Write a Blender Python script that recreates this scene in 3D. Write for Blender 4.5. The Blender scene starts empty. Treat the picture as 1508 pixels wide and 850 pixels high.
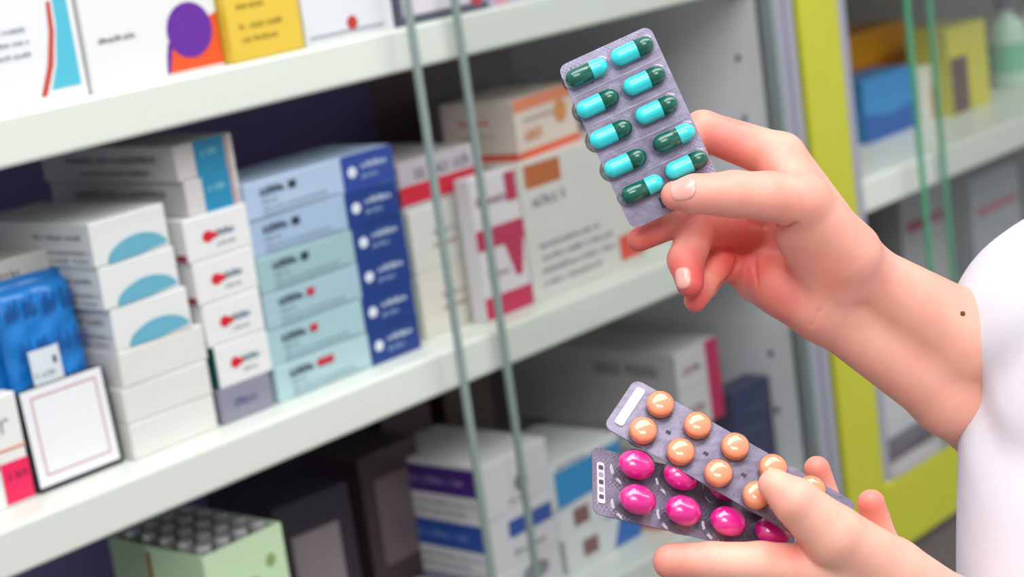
import bpy, bmesh, math, random
import numpy as np
from mathutils import Vector, Matrix

random.seed(7)
scene = bpy.context.scene
COL = scene.collection

# ------------------------------------------------------------------ camera
# world: X along the shelf fronts, Y into the cabinets, Z up; shelf fronts lie in Y = 0
IW, IH, FPX = 1508, 850, 2800.0
ROLL = math.radians(8.0)
PITCH = math.atan(618 / 2800.0)
YAWX = math.radians(43.0)
CAM_Z = 1.435
up = np.array([0, 0, 1.0])
fh = np.array([math.cos(YAWX), math.sin(YAWX), 0.0])
fw = fh * math.cos(PITCH) - up * math.sin(PITCH)
r0 = np.cross(fh, up)
u0 = np.cross(r0, fw)
cr, sr = math.cos(ROLL), math.sin(ROLL)
CR = cr * r0 - sr * u0
CU = sr * r0 + cr * u0
CAM = np.array([0.0, -1.097, CAM_Z])


def ray(x, y):
    return fw + CR * (x - IW / 2) / FPX - CU * (y - IH / 2) / FPX


def at(x, y, d):
    return CAM + ray(x, y) * d


def on_y(x, y, Y):
    r = ray(x, y)
    return CAM + r * ((Y - CAM[1]) / r[1])


cam_data = bpy.data.cameras.new('camera')
cam_data.sensor_width = 36.0
cam_data.lens = 36.0 * FPX / IW
cam_data.clip_start = 0.02
cam_data.dof.use_dof = True
cam_data.dof.focus_distance = 0.90
cam_data.dof.aperture_fstop = 8.5
cam = bpy.data.objects.new('camera', cam_data)
COL.objects.link(cam)
cam.matrix_world = Matrix([[CR[0], CU[0], -fw[0], CAM[0]], [CR[1], CU[1], -fw[1], CAM[1]],
                           [CR[2], CU[2], -fw[2], CAM[2]], [0, 0, 0, 1]])
scene.camera = cam

# ------------------------------------------------------------------ light
world = bpy.data.worlds.new('world')
scene.world = world
world.use_nodes = True
bg = world.node_tree.nodes['Background']
bg.inputs[0].default_value = (0.93, 0.95, 1.0, 1)
bg.inputs[1].default_value = 0.48


def area(name, loc, target, sx, sy, power, color):
    l = bpy.data.lights.new(name, 'AREA')
    l.shape = 'RECTANGLE'
    l.size, l.size_y, l.energy, l.color = sx, sy, power, color
    o = bpy.data.objects.new(name, l)
    COL.objects.link(o)
    o.location = loc
    d = Vector(target) - Vector(loc)
    o.rotation_euler = d.to_track_quat('-Z', 'Y').to_euler()
    return o


area('ceiling_light', (0.60, -0.85, 2.75), (0.75, -0.5, 0.9), 2.6, 0.8, 42, (1.0, 0.985, 0.96))
area('ceiling_light', (-0.7, -2.0, 2.75), (1.1, 0.0, 1.0), 1.6, 1.0, 34, (1.0, 0.985, 0.97))
area('ceiling_light', (2.4, -1.5, 2.75), (2.0, -0.1, 1.0), 1.6, 1.0, 26, (1.0, 0.985, 0.97))  # extra unseen panel, added to brighten the lime cabinet fronts

scene.view_settings.view_transform = 'Standard'
scene.view_settings.look = 'None'
scene.view_settings.gamma = 1.0
scene.view_settings.use_curve_mapping = False
scene.view_settings.exposure = 0.02


# ------------------------------------------------------------------ materials
def lin(h):
    h = h.lstrip('#')
    out = []
    for i in (0, 2, 4):
        c = int(h[i:i + 2], 16) / 255.0
        out.append(c / 12.92 if c <= 0.04045 else ((c + 0.055) / 1.055) ** 2.4)
    return (out[0], out[1], out[2], 1.0)


MATS = {}


def mat(hexcol, rough=0.5, metal=0.0, grain=0.03, scale=60.0, bump=0.0, coat=0.0):
    key = (hexcol, rough, metal, grain, scale, bump, coat)
    if key in MATS:
        return MATS[key]
    m = bpy.data.materials.new('paint_' + hexcol)
    m.use_nodes = True
    nt = m.node_tree
    b = nt.nodes['Principled BSDF']
    b.inputs['Roughness'].default_value = rough
    b.inputs['Metallic'].default_value = metal
    b.inputs['Coat Weight'].default_value = coat
    tc = nt.nodes.new('ShaderNodeTexCoord')
    nz = nt.nodes.new('ShaderNodeTexNoise')
    nz.inputs['Scale'].default_value = scale
    nz.inputs['Detail'].default_value = 3
    nt.links.new(tc.outputs['Object'], nz.inputs['Vector'])
    rp = nt.nodes.new('ShaderNodeMixRGB')
    c = lin(hexcol)
    rp.inputs[1].default_value = (c[0] * (1 - grain), c[1] * (1 - grain), c[2] * (1 - grain), 1)
    rp.inputs[2].default_value = (min(1, c[0] * (1 + grain)), min(1, c[1] * (1 + grain)), min(1, c[2] * (1 + grain)), 1)
    nt.links.new(nz.outputs['Fac'], rp.inputs[0])
    nt.links.new(rp.outputs[0], b.inputs['Base Color'])
    if bump > 0:
        bp = nt.nodes.new('ShaderNodeBump')
        bp.inputs['Strength'].default_value = bump
        bp.inputs['Distance'].default_value = 0.001
        nt.links.new(nz.outputs['Fac'], bp.inputs['Height'])
        nt.links.new(bp.outputs[0], b.inputs['Normal'])
    MATS[key] = m
    return m


def clear_mat(name, tint, gloss_rough, boost):
    """thin clear sheet: see-through with a fresnel sheen"""
    m = bpy.data.materials.new(name)
    m.use_nodes = True
    nt = m.node_tree
    nt.nodes.clear()
    out = nt.nodes.new('ShaderNodeOutputMaterial')
    tr = nt.nodes.new('ShaderNodeBsdfTransparent')
    tr.inputs[0].default_value = tint
    gl = nt.nodes.new('ShaderNodeBsdfGlossy')
    gl.inputs['Roughness'].default_value = gloss_rough
    lw = nt.nodes.new('ShaderNodeLayerWeight')
    fr = nt.nodes.new('ShaderNodeMath')
    fr.operation = 'POWER'
    fr.inputs[1].default_value = 5.0
    nt.links.new(lw.outputs['Facing'], fr.inputs[0])
    ad = nt.nodes.new('ShaderNodeMath')
    ad.operation = 'ADD'
    ad.use_clamp = True
    ad.inputs[1].default_value = boost
    mx = nt.nodes.new('ShaderNodeMixShader')
    nt.links.new(fr.outputs[0], ad.inputs[0])
    nt.links.new(ad.outputs[0], mx.inputs[0])
    nt.links.new(tr.outputs[0], mx.inputs[1])
    nt.links.new(gl.outputs[0], mx.inputs[2])
    nt.links.new(mx.outputs[0], out.inputs[0])
    return m


M_GLASS = clear_mat('door_glass', (0.988, 0.994, 0.991, 1), 0.02, 0.012)
M_DOME = clear_mat('clear_blister_plastic', (0.97, 0.97, 0.99, 1), 0.10, 0.085)
M_SHELF = mat('cfd5cd', 0.35, grain=0.015, scale=8)
M_ALU = mat('a9a9ba', 0.38, 0.35, 0.04, 30)
M_ALU_D = mat('5c5a68', 0.5, 0.2)
M_LIME = mat('b9bb30', 0.42, grain=0.04, scale=14)


def skin_material():
    m = bpy.data.materials.new('skin')
    m.use_nodes = True
    nt = m.node_tree
    b = nt.nodes['Principled BSDF']
    b.inputs['Roughness'].default_value = 0.48
    b.inputs['Subsurface Weight'].default_value = 0.25
    b.inputs['Subsurface Radius'].default_value = (1.0, 0.3, 0.18)
    b.inputs['Subsurface Scale'].default_value = 0.006
    at_ = nt.nodes.new('ShaderNodeAttribute')
    at_.attribute_name = 'flush'
    tc = nt.nodes.new('ShaderNodeTexCoord')
    n1 = nt.nodes.new('ShaderNodeTexNoise')
    n1.inputs['Scale'].default_value = 55
    n1.inputs['Detail'].default_value = 4
    nt.links.new(tc.outputs['Object'], n1.inputs['Vector'])
    ad = nt.nodes.new('ShaderNodeMath')
    ad.operation = 'MULTIPLY_ADD'
    ad.inputs[1].default_value = 0.5
    ad.use_clamp = True
    sb = nt.nodes.new('ShaderNodeMath')
    sb.operation = 'SUBTRACT'
    sb.inputs[1].default_value = 0.25
    nt.links.new(at_.outputs['Fac'], sb.inputs[0])
    nt.links.new(n1.outputs['Fac'], ad.inputs[0])
    nt.links.new(sb.outputs[0], ad.inputs[2])
    mx = nt.nodes.new('ShaderNodeMixRGB')
    mx.inputs[1].default_value = lin('f0b8a2')
    mx.inputs[2].default_value = lin('de5c58')
    nt.links.new(ad.outputs[0], mx.inputs[0])
    nt.links.new(mx.outputs[0], b.inputs['Base Color'])
    n2 = nt.nodes.new('ShaderNodeTexNoise')
    n2.inputs['Scale'].default_value = 420
    n2.inputs['Detail'].default_value = 3
    nt.links.new(tc.outputs['Object'], n2.inputs['Vector'])
    bp = nt.nodes.new('ShaderNodeBump')
    bp.inputs['Strength'].default_value = 0.12
    bp.inputs['Distance'].default_value = 0.0006
    nt.links.new(n2.outputs['Fac'], bp.inputs['Height'])
    nt.links.new(bp.outputs[0], b.inputs['Normal'])
    return m


# ------------------------------------------------------------------ helpers
def tag(o, label=None, cat=None, group=None, kind=None):
    if label:
        o['label'] = label
    if cat:
        o['category'] = cat
    if group:
        o['group'] = group
    if kind:
        o['kind'] = kind
    return o


def empty(name, loc=(0, 0, 0)):
    o = bpy.data.objects.new(name, None)
    o.empty_display_size = 0.02
    COL.objects.link(o)
    o.location = loc
    return o


def mesh_obj(name, verts, faces, material, parent=None, smooth=False, mats=None, fmi=None):
    me = bpy.data.meshes.new(name)
    me.from_pydata([tuple(v) for v in verts], [], [tuple(f) for f in faces])
    for m in (mats or [material]):
        me.materials.append(m)
    if fmi is not None:
        me.polygons.foreach_set('material_index', fmi)
    if smooth:
        me.polygons.foreach_set('use_smooth', [True] * len(me.polygons))
    me.update()
    o = bpy.data.objects.new(name, me)
    COL.objects.link(o)
    if parent:
        o.parent = parent
    return o


def bm_obj(name, bm, material, parent=None, smooth=False):
    me = bpy.data.meshes.new(name)
    bm.normal_update()
    bm.to_mesh(me)
    bm.free()
    me.materials.append(material)
    if smooth:
        me.polygons.foreach_set('use_smooth', [True] * len(me.polygons))
    o = bpy.data.objects.new(name, me)
    COL.objects.link(o)
    if parent:
        o.parent = parent
    return o


def block(name, x0, x1, y0, y1, z0, z1, material, parent=None, bevel=0.0008):
    """bevelled box given in the parent's frame"""
    bm = bmesh.new()
    bmesh.ops.create_cube(bm, size=1)
    for v in bm.verts:
        v.co = Vector(((x0 + x1) / 2 + v.co.x * (x1 - x0), (y0 + y1) / 2 + v.co.y * (y1 - y0),
                       (z0 + z1) / 2 + v.co.z * (z1 - z0)))
    if bevel > 0:
        bmesh.ops.bevel(bm, geom=list(bm.edges), offset=bevel, segments=2, affect='EDGES', profile=0.5)
    return bm_obj(name, bm, material, parent)


# ------------------------------------------------------------------ cartons
# a carton is a mesh whose origin sits at the middle of its base; what is printed on it are thin children
PROUD = 0.0003


def face_pt(dim, face, u, v):
    w, d, h = dim
    if face == 'F':
        return (-w / 2 + u * w, -d / 2 - PROUD, v * h)
    if face == 'L':
        return (-w / 2 - PROUD, d / 2 - u * d, v * h)
    if face == 'T':
        return (-w / 2 + u * w, -d / 2 + v * d, h + PROUD)


class Print:
    def __init__(self):
        self.v, self.f = [], []

    def poly(self, dim, face, pts):
        n = len(self.v)
        self.v += [face_pt(dim, face, u, v) for u, v in pts]
        self.f.append(list(range(n, n + len(pts))))

    def rect(self, dim, face, u0, v0, u1, v1):
        self.poly(dim, face, [(u0, v0), (u1, v0), (u1, v1), (u0, v1)])


def ell(cu, cv, ru, rv, n=28, a0=0, a1=2 * math.pi):
    return [(cu + ru * math.cos(a0 + (a1 - a0) * i / n), cv + rv * math.sin(a0 + (a1 - a0) * i / n)) for i in range(n)]


def add_prints(o, dim, items):
    """items: (name, colour, face, kind, args...)"""
    global PROUD
    layer = 0
    for it in items:
        name, colr, face, kind = it[:4]
        a = it[4:]
        PROUD = 0.0003 + 0.00012 * layer
        layer += 1
        p = Print()
        if kind == 'rect':
            p.rect(dim, face, *a)
        elif kind == 'ell':
            p.poly(dim, face, ell(*a))
        elif kind == 'poly':
            p.poly(dim, face, a[0])
        elif kind == 'words':            # a line of unreadable small print: u0, v0, u1, height
            u0, v0, u1, hh = a
            rs = random.Random(int(u0 * 977) * 31 + int(v0 * 1009) + len(o.name) * 7 + len(o.children) * 13)
            wdim = dim[0] if face == 'F' else dim[1]
            lw = hh * dim[2] / wdim * 0.62
            u = u0
            while u < u1:
                if rs.random() < 0.14:
                    u += lw * 0.7
                    continue
                k = rs.random()
                top = hh * (1.0 if k < 0.3 else 0.72)
                ww = lw * rs.uniform(0.55, 0.95)
                if k < 0.55:
                    p.rect(dim, face, u, v0, u + ww * 0.3, v0 + top)
                    p.rect(dim, face, u + ww * 0.3, v0 + top * 0.4, u + ww, v0 + top * 0.68)
                    p.rect(dim, face, u + ww * 0.72, v0, u + ww, v0 + top * 0.4)
                else:
                    p.rect(dim, face, u, v0, u + ww, v0 + hh * 0.2)
                    p.rect(dim, face, u, v0 + hh * 0.2, u + ww * 0.3, v0 + hh * 0.72)
                    p.rect(dim, face, u + ww * 0.3, v0 + hh * 0.54, u + ww, v0 + hh * 0.72)
                u += lw
        elif kind == 'frame':            # outline: u0 v0 u1 v1 thickness(m)
            u0, v0, u1, v1, t = a
            tu, tv = t / (dim[0] if face == 'F' else dim[1]), t / dim[2]
            p.rect(dim, face, u0, v0, u1, v0 + tv)
            p.rect(dim, face, u0, v1 - tv, u1, v1)
            p.rect(dim, face, u0, v0 + tv, u0 + tu, v1 - tv)
            p.rect(dim, face, u1 - tu, v0 + tv, u1, v1 - tv)
        if kind == 'text':
            txt, u, v, hh = a
            c = bpy.data.curves.new('t', 'FONT')
            c.body = txt
            c.size = hh * dim[2] / 0.7
            to = bpy.data.objects.new('t', c)
            COL.objects.link(to)
            dg = bpy.context.evaluated_depsgraph_get()
            me = bpy.data.meshes.new_from_object(to.evaluated_get(dg))
            bpy.data.objects.remove(to)
            me.name = name
            for vv in me.vertices:
                x, y = vv.co.x, vv.co.y
                if face == 'F':
                    vv.co = (-dim[0] / 2 + u * dim[0] + x, -dim[1] / 2 - PROUD, v * dim[2] + y)
                else:
                    vv.co = (-dim[0] / 2 - PROUD, dim[1] / 2 - u * dim[1] - x, v * dim[2] + y)
            me.materials.clear()
            me.materials.append(mat(colr, 0.5))
            q = bpy.data.objects.new(name, me)
            COL.objects.link(q)
            q.parent = o
            continue
        mesh_obj(name, p.v, p.f, mat(dim_hex(colr), 0.45), o)
    PROUD = 0.0003


def dim_hex(h, k=0.80):
    c = lin(h)
    out = ''
    for v in c[:3]:
        v *= k
        v = v * 12.92 if v <= 0.0031308 else 1.055 * v ** (1 / 2.4) - 0.055
        out += '%02x' % int(round(v * 255))
    return out


def carton(name, label, X0, X1, Z0, Z1, Y0, depth, color, prints=(), group=None, cat='box', rot=0.0,
           rough=0.42, seam=True):
    w, h = X1 - X0, Z1 - Z0
    dim = (w, depth, h)
    o = block(name, -w / 2, w / 2, -depth / 2, depth / 2, 0, h, mat(dim_hex(color), rough, grain=0.02, scale=25), None, 0.0013)
    o.location = ((X0 + X1) / 2, Y0 + depth / 2, Z0)
    o.rotation_euler = (0, 0, math.radians(rot))
    tag(o, label, cat, group)
    add_prints(o, dim, prints)
    return o


ORD = ['topmost', 'second from top', 'third from top', 'fourth from top', 'fifth from top', 'sixth from top']
# ------------------------------------------------------------------ the setting
def Z(z):
    return CAM_Z + z


fl = block('floor', -3, 4.5, -4, 0.6, -0.05, 0.0, mat('8a857f', 0.4, grain=0.12, scale=5), None, 0)
tag(fl, 'grey floor in front of the cabinets', None, None, 'structure')
wl = block('wall_back', -3, 4.5, 0.42, 0.5, 0, 3.0, mat('d8d6d0', 0.8), None, 0)
tag(wl, 'pale wall behind the cabinets', None, None, 'structure')

SH_TOP, SH_MID, SH_LOW = Z(-0.115), Z(-0.385), Z(-0.655)

cab = empty('display_cabinet', (0.85, 0.2, 0))
tag(cab, 'white shelved medicine cabinet with dark back and grey aluminium edge strip', 'cabinet')


def cpart(name, x0, x1, y0, y1, z0, z1, m, parent, bevel=0.001):
    px, py, pz = parent.location
    return block(name, x0 - px, x1 - px, y0 - py, y1 - py, z0 - pz, z1 - pz, m, parent, bevel)


for zt in (Z(0.155), SH_TOP, SH_MID, SH_LOW):
    cpart('shelf', -0.2, 1.588, 0.0, 0.335, zt - 0.035, zt, M_SHELF, cab, 0.003)
XBP = on_y(548, 160, 0.335)[0]
cpart('back_panel', -0.2, XBP, 0.335, 0.35, 0.05, Z(0.6), mat('8a78b8', 0.6, grain=0.1, scale=6), cab)
cpart('back_panel', XBP, 1.588, 0.335, 0.35, 0.05, Z(0.6), mat('8a767c', 0.6, grain=0.1, scale=6), cab)
sp = cpart('side_panel', 1.588, 1.606, 0.002, 0.35, 0.05, Z(0.6), mat('ececf2', 0.4), cab)
cpart('side_panel', -0.218, -0.2, 0.0, 0.35, 0.05, Z(0.6), mat('ececf2', 0.4), cab)
cpart('plinth', -0.218, 1.606, 0.01, 0.34, 0.0, 0.05, mat('6d6a6a', 0.6), cab)
# shelf-pin holes drilled in the side panel (dark discs paint the shade inside them)
for k in range(14):
    bm = bmesh.new()
    bmesh.ops.create_cone(bm, cap_ends=True, segments=14, radius1=0.0036, radius2=0.0036, depth=0.0016,
                          matrix=Matrix.Translation((1.5876 - cab.location.x, 0.028 - cab.location.y,
                                                     Z(-0.221 - 0.0625 * (k - 3)))) @ Matrix.Rotation(math.pi / 2, 4, 'Y'))
    bm_obj('pin_hole', bm, mat('5b5a66', 0.7), cab)
# aluminium edge profile with three ridges
for x0, x1, y0, m in ((1.590, 1.646, -0.002, M_ALU_D), (1.590, 1.598, -0.012, M_ALU), (1.603, 1.617, -0.012, M_ALU),
                      (1.621, 1.635, -0.012, M_ALU)):
    cpart('edge_profile' if m is M_ALU_D else 'profile_ridge', x0, x1, y0, 0.03, 0.0, Z(0.6), m, cab, 0.0015)

cab2 = empty('display_cabinet', (2.3, 0.2, 0))
tag(cab2, 'lime green framed cabinet with glass doors behind the raised hand', 'cabinet')
cpart('frame_post', 1.646, 1.720, -0.012, 0.34, 0.0, Z(0.6), M_LIME, cab2, 0.002)
cpart('frame_strip', 1.720, 1.740, -0.008, 0.03, Z(-0.735), Z(0.6), M_ALU, cab2)
cpart('frame_rail', 1.720, 3.2, -0.012, 0.012, Z(-0.805), Z(-0.722), M_LIME, cab2, 0.002)
cpart('door_track', 1.740, 3.2, -0.012, 0.010, Z(-0.722), Z(-0.714), mat('b9b6b6', 0.4, 0.3), cab2)
cpart('plinth', 1.720, 3.2, 0.0, 0.34, 0.0, Z(-0.805), mat('67605f', 0.6), cab2)
for zt in (Z(0.155), SH_TOP, SH_MID):
    cpart('shelf', 1.740, 3.2, 0.002, 0.335, zt - 0.037, zt, M_SHELF, cab2, 0.003)
cpart('shelf', 1.740, 3.2, 0.012, 0.335, Z(-0.725), Z(-0.700), mat('5d5862', 0.5), cab2, 0.002)  # dark colour paints in the shadow strip above the door track
cpart('back_panel', 1.740, 3.2, 0.335, 0.35, Z(-0.805), Z(0.6), mat('8d8684', 0.6), cab2)
cpart('side_panel', 3.2, 3.218, -0.02, 0.35, 0.0, Z(0.6), mat('d8d8d8', 0.4), cab2)


def glass_door(label, x0, x1, y, edge_hex, z0, z1):
    t = 0.0048
    g = empty('sliding_glass_door', ((x0 + x1) / 2, y, z0))
    tag(g, label, 'glass door')
    w, h = x1 - x0, z1 - z0
    block('pane', -w / 2 + 0.003, w / 2 - 0.003, -t / 2, t / 2, 0, h, M_GLASS, g, 0)
    for s in (-1, 1):
        block('polished_edge', s * w / 2 - 0.003, s * w / 2 + 0.003, -t / 2, t / 2, 0, h,
              mat(edge_hex, 0.25, grain=0.1, scale=9), g, 0.0006)
    return g


xa = on_y(616, 112, -0.018)[0]
xb = on_y(683, 96, -0.008)[0]
glass_door('front sliding glass pane with grey edge crossing the white shelves', xa, 1.588, -0.018, '83928f', Z(-0.70), Z(0.45))
glass_door('rear sliding glass pane with grey edge left of the large white carton', xb, 1.588, -0.008, '83928f', Z(-0.70), Z(0.45))
xc = on_y(1340, 60, -0.016)[0]
xd = on_y(1373, 60, -0.006)[0]
glass_door('front green edged glass pane over the blue box in lime cabinet', xc, 3.19, -0.016, '4c9a76', Z(-0.714), Z(0.45))
glass_door('rear green edged glass pane beside the tall yellow box', xd, 3.19, -0.006, '4c9a76', Z(-0.714), Z(0.45))

# ------------------------------------------------------------------ middle shelf, left to right
YF = 0.03
S = SH_MID
carton('medicine_carton', 'small white carton with pink and navy blocks at the left edge', 0.622, 0.699, S, Z(-0.306), 0.036, 0.015,
       'eef0ee', [('lettering', '8c8f9a', 'F', 'text', 'or', 0.60, 0.66, 0.20),
                  ('printed_line', 'e8a06a', 'F', 'rect', 0.2, 0.50, 1.0, 0.525),
                  ('printed_block', '1c2a96', 'F', 'rect', 0.0, 0.36, 0.69, 0.46),
                  ('printed_block', 'f01d5c', 'F', 'rect', 0.70, 0.03, 0.995, 0.40),
                  ('lettering', '7a1038', 'F', 'words', 0.73, 0.24, 0.97, 0.07)])
# white card in a dark stand
card = carton('framed_card', 'white card with thin pink border in a dark stand', 0.705, 0.778, S, Z(-0.311), 0.037, 0.010, '2b2d38',
              [('card', 'eef1f4', 'F', 'rect', 0.0, 0.055, 0.955, 1.0),
               ('border_line', 'c06a86', 'F', 'frame', 0.10, 0.15, 0.87, 0.92, 0.0011)], cat='sign')
card.rotation_euler = (math.radians(-3), 0, 0)

# blue crinkled pouches behind the card, standing on a flat white carton
carton('medicine_carton', 'white carton lying flat under the blue pouches', 0.60, 0.752, S, S + 0.05, 0.052, 0.10, 'e8e6e0', [])


def pouch(label, X0, X1, Z0, Z1, Y, color, lean, prints):
    w, h, t = X1 - X0, Z1 - Z0, 0.013
    NX, NZ = 22, 26
    vs, fs = [], []
    rs = random.Random(int(X0 * 1000))
    ph = [rs.uniform(0, 6.28) for _ in range(4)]
    for side in (-1, 1):
        for j in range(NZ + 1):
            for i in range(NX + 1):
                a, b = i / NX * 2 - 1, j / NZ * 2 - 1
                # rounded outline
                ra = max(0.0, 1 - abs(a) ** 6) ** 0.35
                rb = max(0.0, 1 - abs(b) ** 6) ** 0.35
                th = t / 2 * ra * rb
                wob = 0.0009 * math.sin(9 * a + 5 * b + ph[0]) + 0.0007 * math.sin(14 * b - 7 * a + ph[1])
                k = 1 - 0.05 * max(0, abs(b) - 0.75) / 0.25 * abs(a) ** 3
                vs.append((a * w / 2 * k, side * (th + 0.0004) + wob * ra * rb, h / 2 + b * h / 2 * (1 - 0.04 * abs(a) ** 5)))
    n = (NX + 1) * (NZ + 1)
    for s_ in (0, 1):
        for j in range(NZ):
            for i in range(NX):
                q = [s_ * n + j * (NX + 1) + i, s_ * n + j * (NX + 1) + i + 1, s_ * n + (j + 1) * (NX + 1) + i + 1,
                     s_ * n + (j + 1) * (NX + 1) + i]
                fs.append(q if s_ == 0 else q[::-1])
    rim = [j for j in range(NX + 1)] + [j * (NX + 1) + NX for j in range(1, NZ + 1)] + \
          [NZ * (NX + 1) + i for i in range(NX - 1, -1, -1)] + [j * (NX + 1) for j in range(NZ - 1, 0, -1)]
    for i in range(len(rim)):
        a, b = rim[i], rim[(i + 1) % len(rim)]
        fs.append([b, a, a + n, b + n])
    o = mesh_obj('foil_pouch', vs, fs, mat(color, 0.3, grain=0.08, scale=40, bump=0.3), None, True)
    o.location = ((X0 + X1) / 2, Y, Z0)
    o.rotation_euler = (math.radians(lean), 0, 0)
    tag(o, label, 'pouch', 'blue foil pouches')
    add_prints(o, (w, t + 0.003, h), prints)
    return o


marks = []
for r_, v in ((0, 0.76), (1, 0.44), (2, 0.13)):
    for c_ in range(4):
        u = 0.06 + 0.24 * c_ + (0.05 if r_ % 2 else 0)
        for k in range(4):
            hgt = (0.10, 0.15, 0.13, 0.17)[(k + c_) % 4]
            marks.append(('printed_stroke', '0b3c86', 'F', 'rect', u + 0.045 * k, v + 0.02 * (k % 2), u + 0.045 * k + 0.022, v + hgt))
pouch('front blue foil pouch with dark strokes and a white label', on_y(2, 500, 0.060)[0], on_y(117, 480, 0.060)[0], S + 0.05, Z(-0.243), 0.060, '1878c8', -3,
      marks + [('label', 'dfe8ee', 'F', 'rect', 0.17, 0.20, 0.56, 0.52), ('label_mark', '50525c', 'F', 'rect', 0.46, 0.38, 0.51, 0.44),
               ('label_print', '9aa2b4', 'F', 'words', 0.21, 0.30, 0.42, 0.05)])
pouch('rear blue foil pouch peeking out over the labelled one', 0.66, on_y(106, 430, 0.074)[0], S + 0.05, Z(-0.238), 0.0745, '1878c8', -3, marks[:16])
carton('medicine_carton', 'white carton with grey letters behind the blue pouches', 0.640, min(0.778, on_y(84, 380, 0.084)[0]), S + 0.05, on_y(84, 361, 0.084)[2], 0.084, 0.06, 'e4e2dc',
       [('lettering', '6a6a70', 'F', 'words', 0.55, 0.86, 0.80, 0.07)])

# stack of white cartons, three with a pale blue oval, three plain
D0, D1 = 0.782, 0.862
hz = [(-0.385, -0.3575), (-0.3575, -0.3305), (-0.3305, -0.303)]
for k, (a, b) in enumerate(hz):
    carton('medicine_carton', 'plain white carton beside the framed card, %s of three blank ones' % ('lowest', 'middle', 'topmost')[k],
           D0 + 0.001 * k, D1 + 0.001 * k, Z(a), Z(b), YF, 0.13, 'e6e6e1', [],
           'plain white cartons under the oval ones', rot=(0.6, -0.4, 0.5)[k])
hz = [(-0.303, -0.271), (-0.271, -0.239), (-0.239, -0.206)]
for k, (a, b) in enumerate(hz):
    sh = (0.006, 0.0, -0.003)[k]
    carton('medicine_carton', 'white carton with pale blue oval, %s of three' % ('lowest', 'middle', 'topmost')[k],
           D0 + sh - 0.002, D1 + sh - 0.012, Z(a), Z(b), YF, 0.15, 'e9ecec',
           [('printed_oval', '69b4cc', 'F', 'poly', [(0.16 + 0.80 * t / 20, 0.10 + 0.24 * (t / 20) ** 1.0 * 0.35 + 0.36 * math.sin(math.pi * min(1, (t / 20) * 1.02)) ** 0.55) for t in range(21)]
             + [(0.96, 0.12), (0.55, 0.03), (0.18, 0.02)]),
            ('lettering', '8a8884', 'L', 'words', 0.55, 0.62, 0.93, 0.14), ('lettering', '8a8884', 'L', 'words', 0.6, 0.30, 0.97, 0.10),
            ('lettering', '9a9894', 'L', 'words', 0.6, 0.12, 0.95, 0.10)],
           'cartons with pale blue ovals', rot=(-0.8, 0.6, 1.5)[k])

# stack with red and blue logo
carton('medicine_carton', 'silver grey carton at the foot of the red logo stack', 0.868, 0.920, S, Z(-0.357), YF, 0.12, '8f8fa2',
       [('lettering', '55528c', 'F', 'words', 0.2, 0.40, 0.75, 0.26)], rough=0.3)
zz = [-0.357, -0.3235, -0.290, -0.2565, -0.223]
for k in range(4):
    sx = -0.003 * k
    carton('medicine_carton', 'white carton with red and blue logo, %s in its stack' % ('lowest', 'second lowest', 'third lowest', 'topmost')[k],
           0.870 + sx, 0.924 + 0.0003 * k, Z(zz[k]), Z(zz[k + 1]), YF, 0.13, 'eceeee',
           [('logo', 'd81f2c', 'F', 'ell', 0.34, 0.50, 0.09, 0.13), ('logo', 'd81f2c', 'F', 'rect', 0.34, 0.43, 0.48, 0.57),
            ('lettering', '2e5f8c' if k else '1f7f86', 'F', 'words', 0.49, 0.46, 0.80, 0.17),
            ('lettering', '8a8e96', 'F', 'words', 0.45, 0.24, 0.72, 0.09)] +
           ([('side_band', '0c5a5c', 'L', 'rect', 0, 0.0, 1, 1)] if k == 0 else
            [('side_mark', 'a03040', 'L', 'rect', 0.9, 0.05, 0.99, 0.2)]),
           'red logo cartons', rot=(0.5, -0.5, 0.3, 0.8)[k])
for k in range(2):
    carton('medicine_carton', 'long carton with teal blue end band, %s of two above the red logo stack' % ('lower', 'upper')[k],
           0.868 + 0.004 * (1 - k), 0.925, Z(-0.223 + 0.0275 * k), Z(-0.1955 + 0.0275 * k), YF + 0.004, 0.17, 'dcdad8',
           [('printed_band', '2390bd', 'F', 'rect', 0.32, 0.0, 0.84, 1.0), ('printed_line', 'c88f84', 'F', 'rect', 0.86, 0, 0.90, 1),
            ('printed_mark', '8fd0e0', 'F', 'words', 0.38, 0.55, 0.7, 0.2),
            ('lettering', '77737c', 'L', 'words', 0.2, 0.55, 0.85, 0.22), ('lettering', '77737c', 'L', 'words', 0.3, 0.2, 0.8, 0.14)],
           'teal banded long cartons', rot=0.5)

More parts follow.
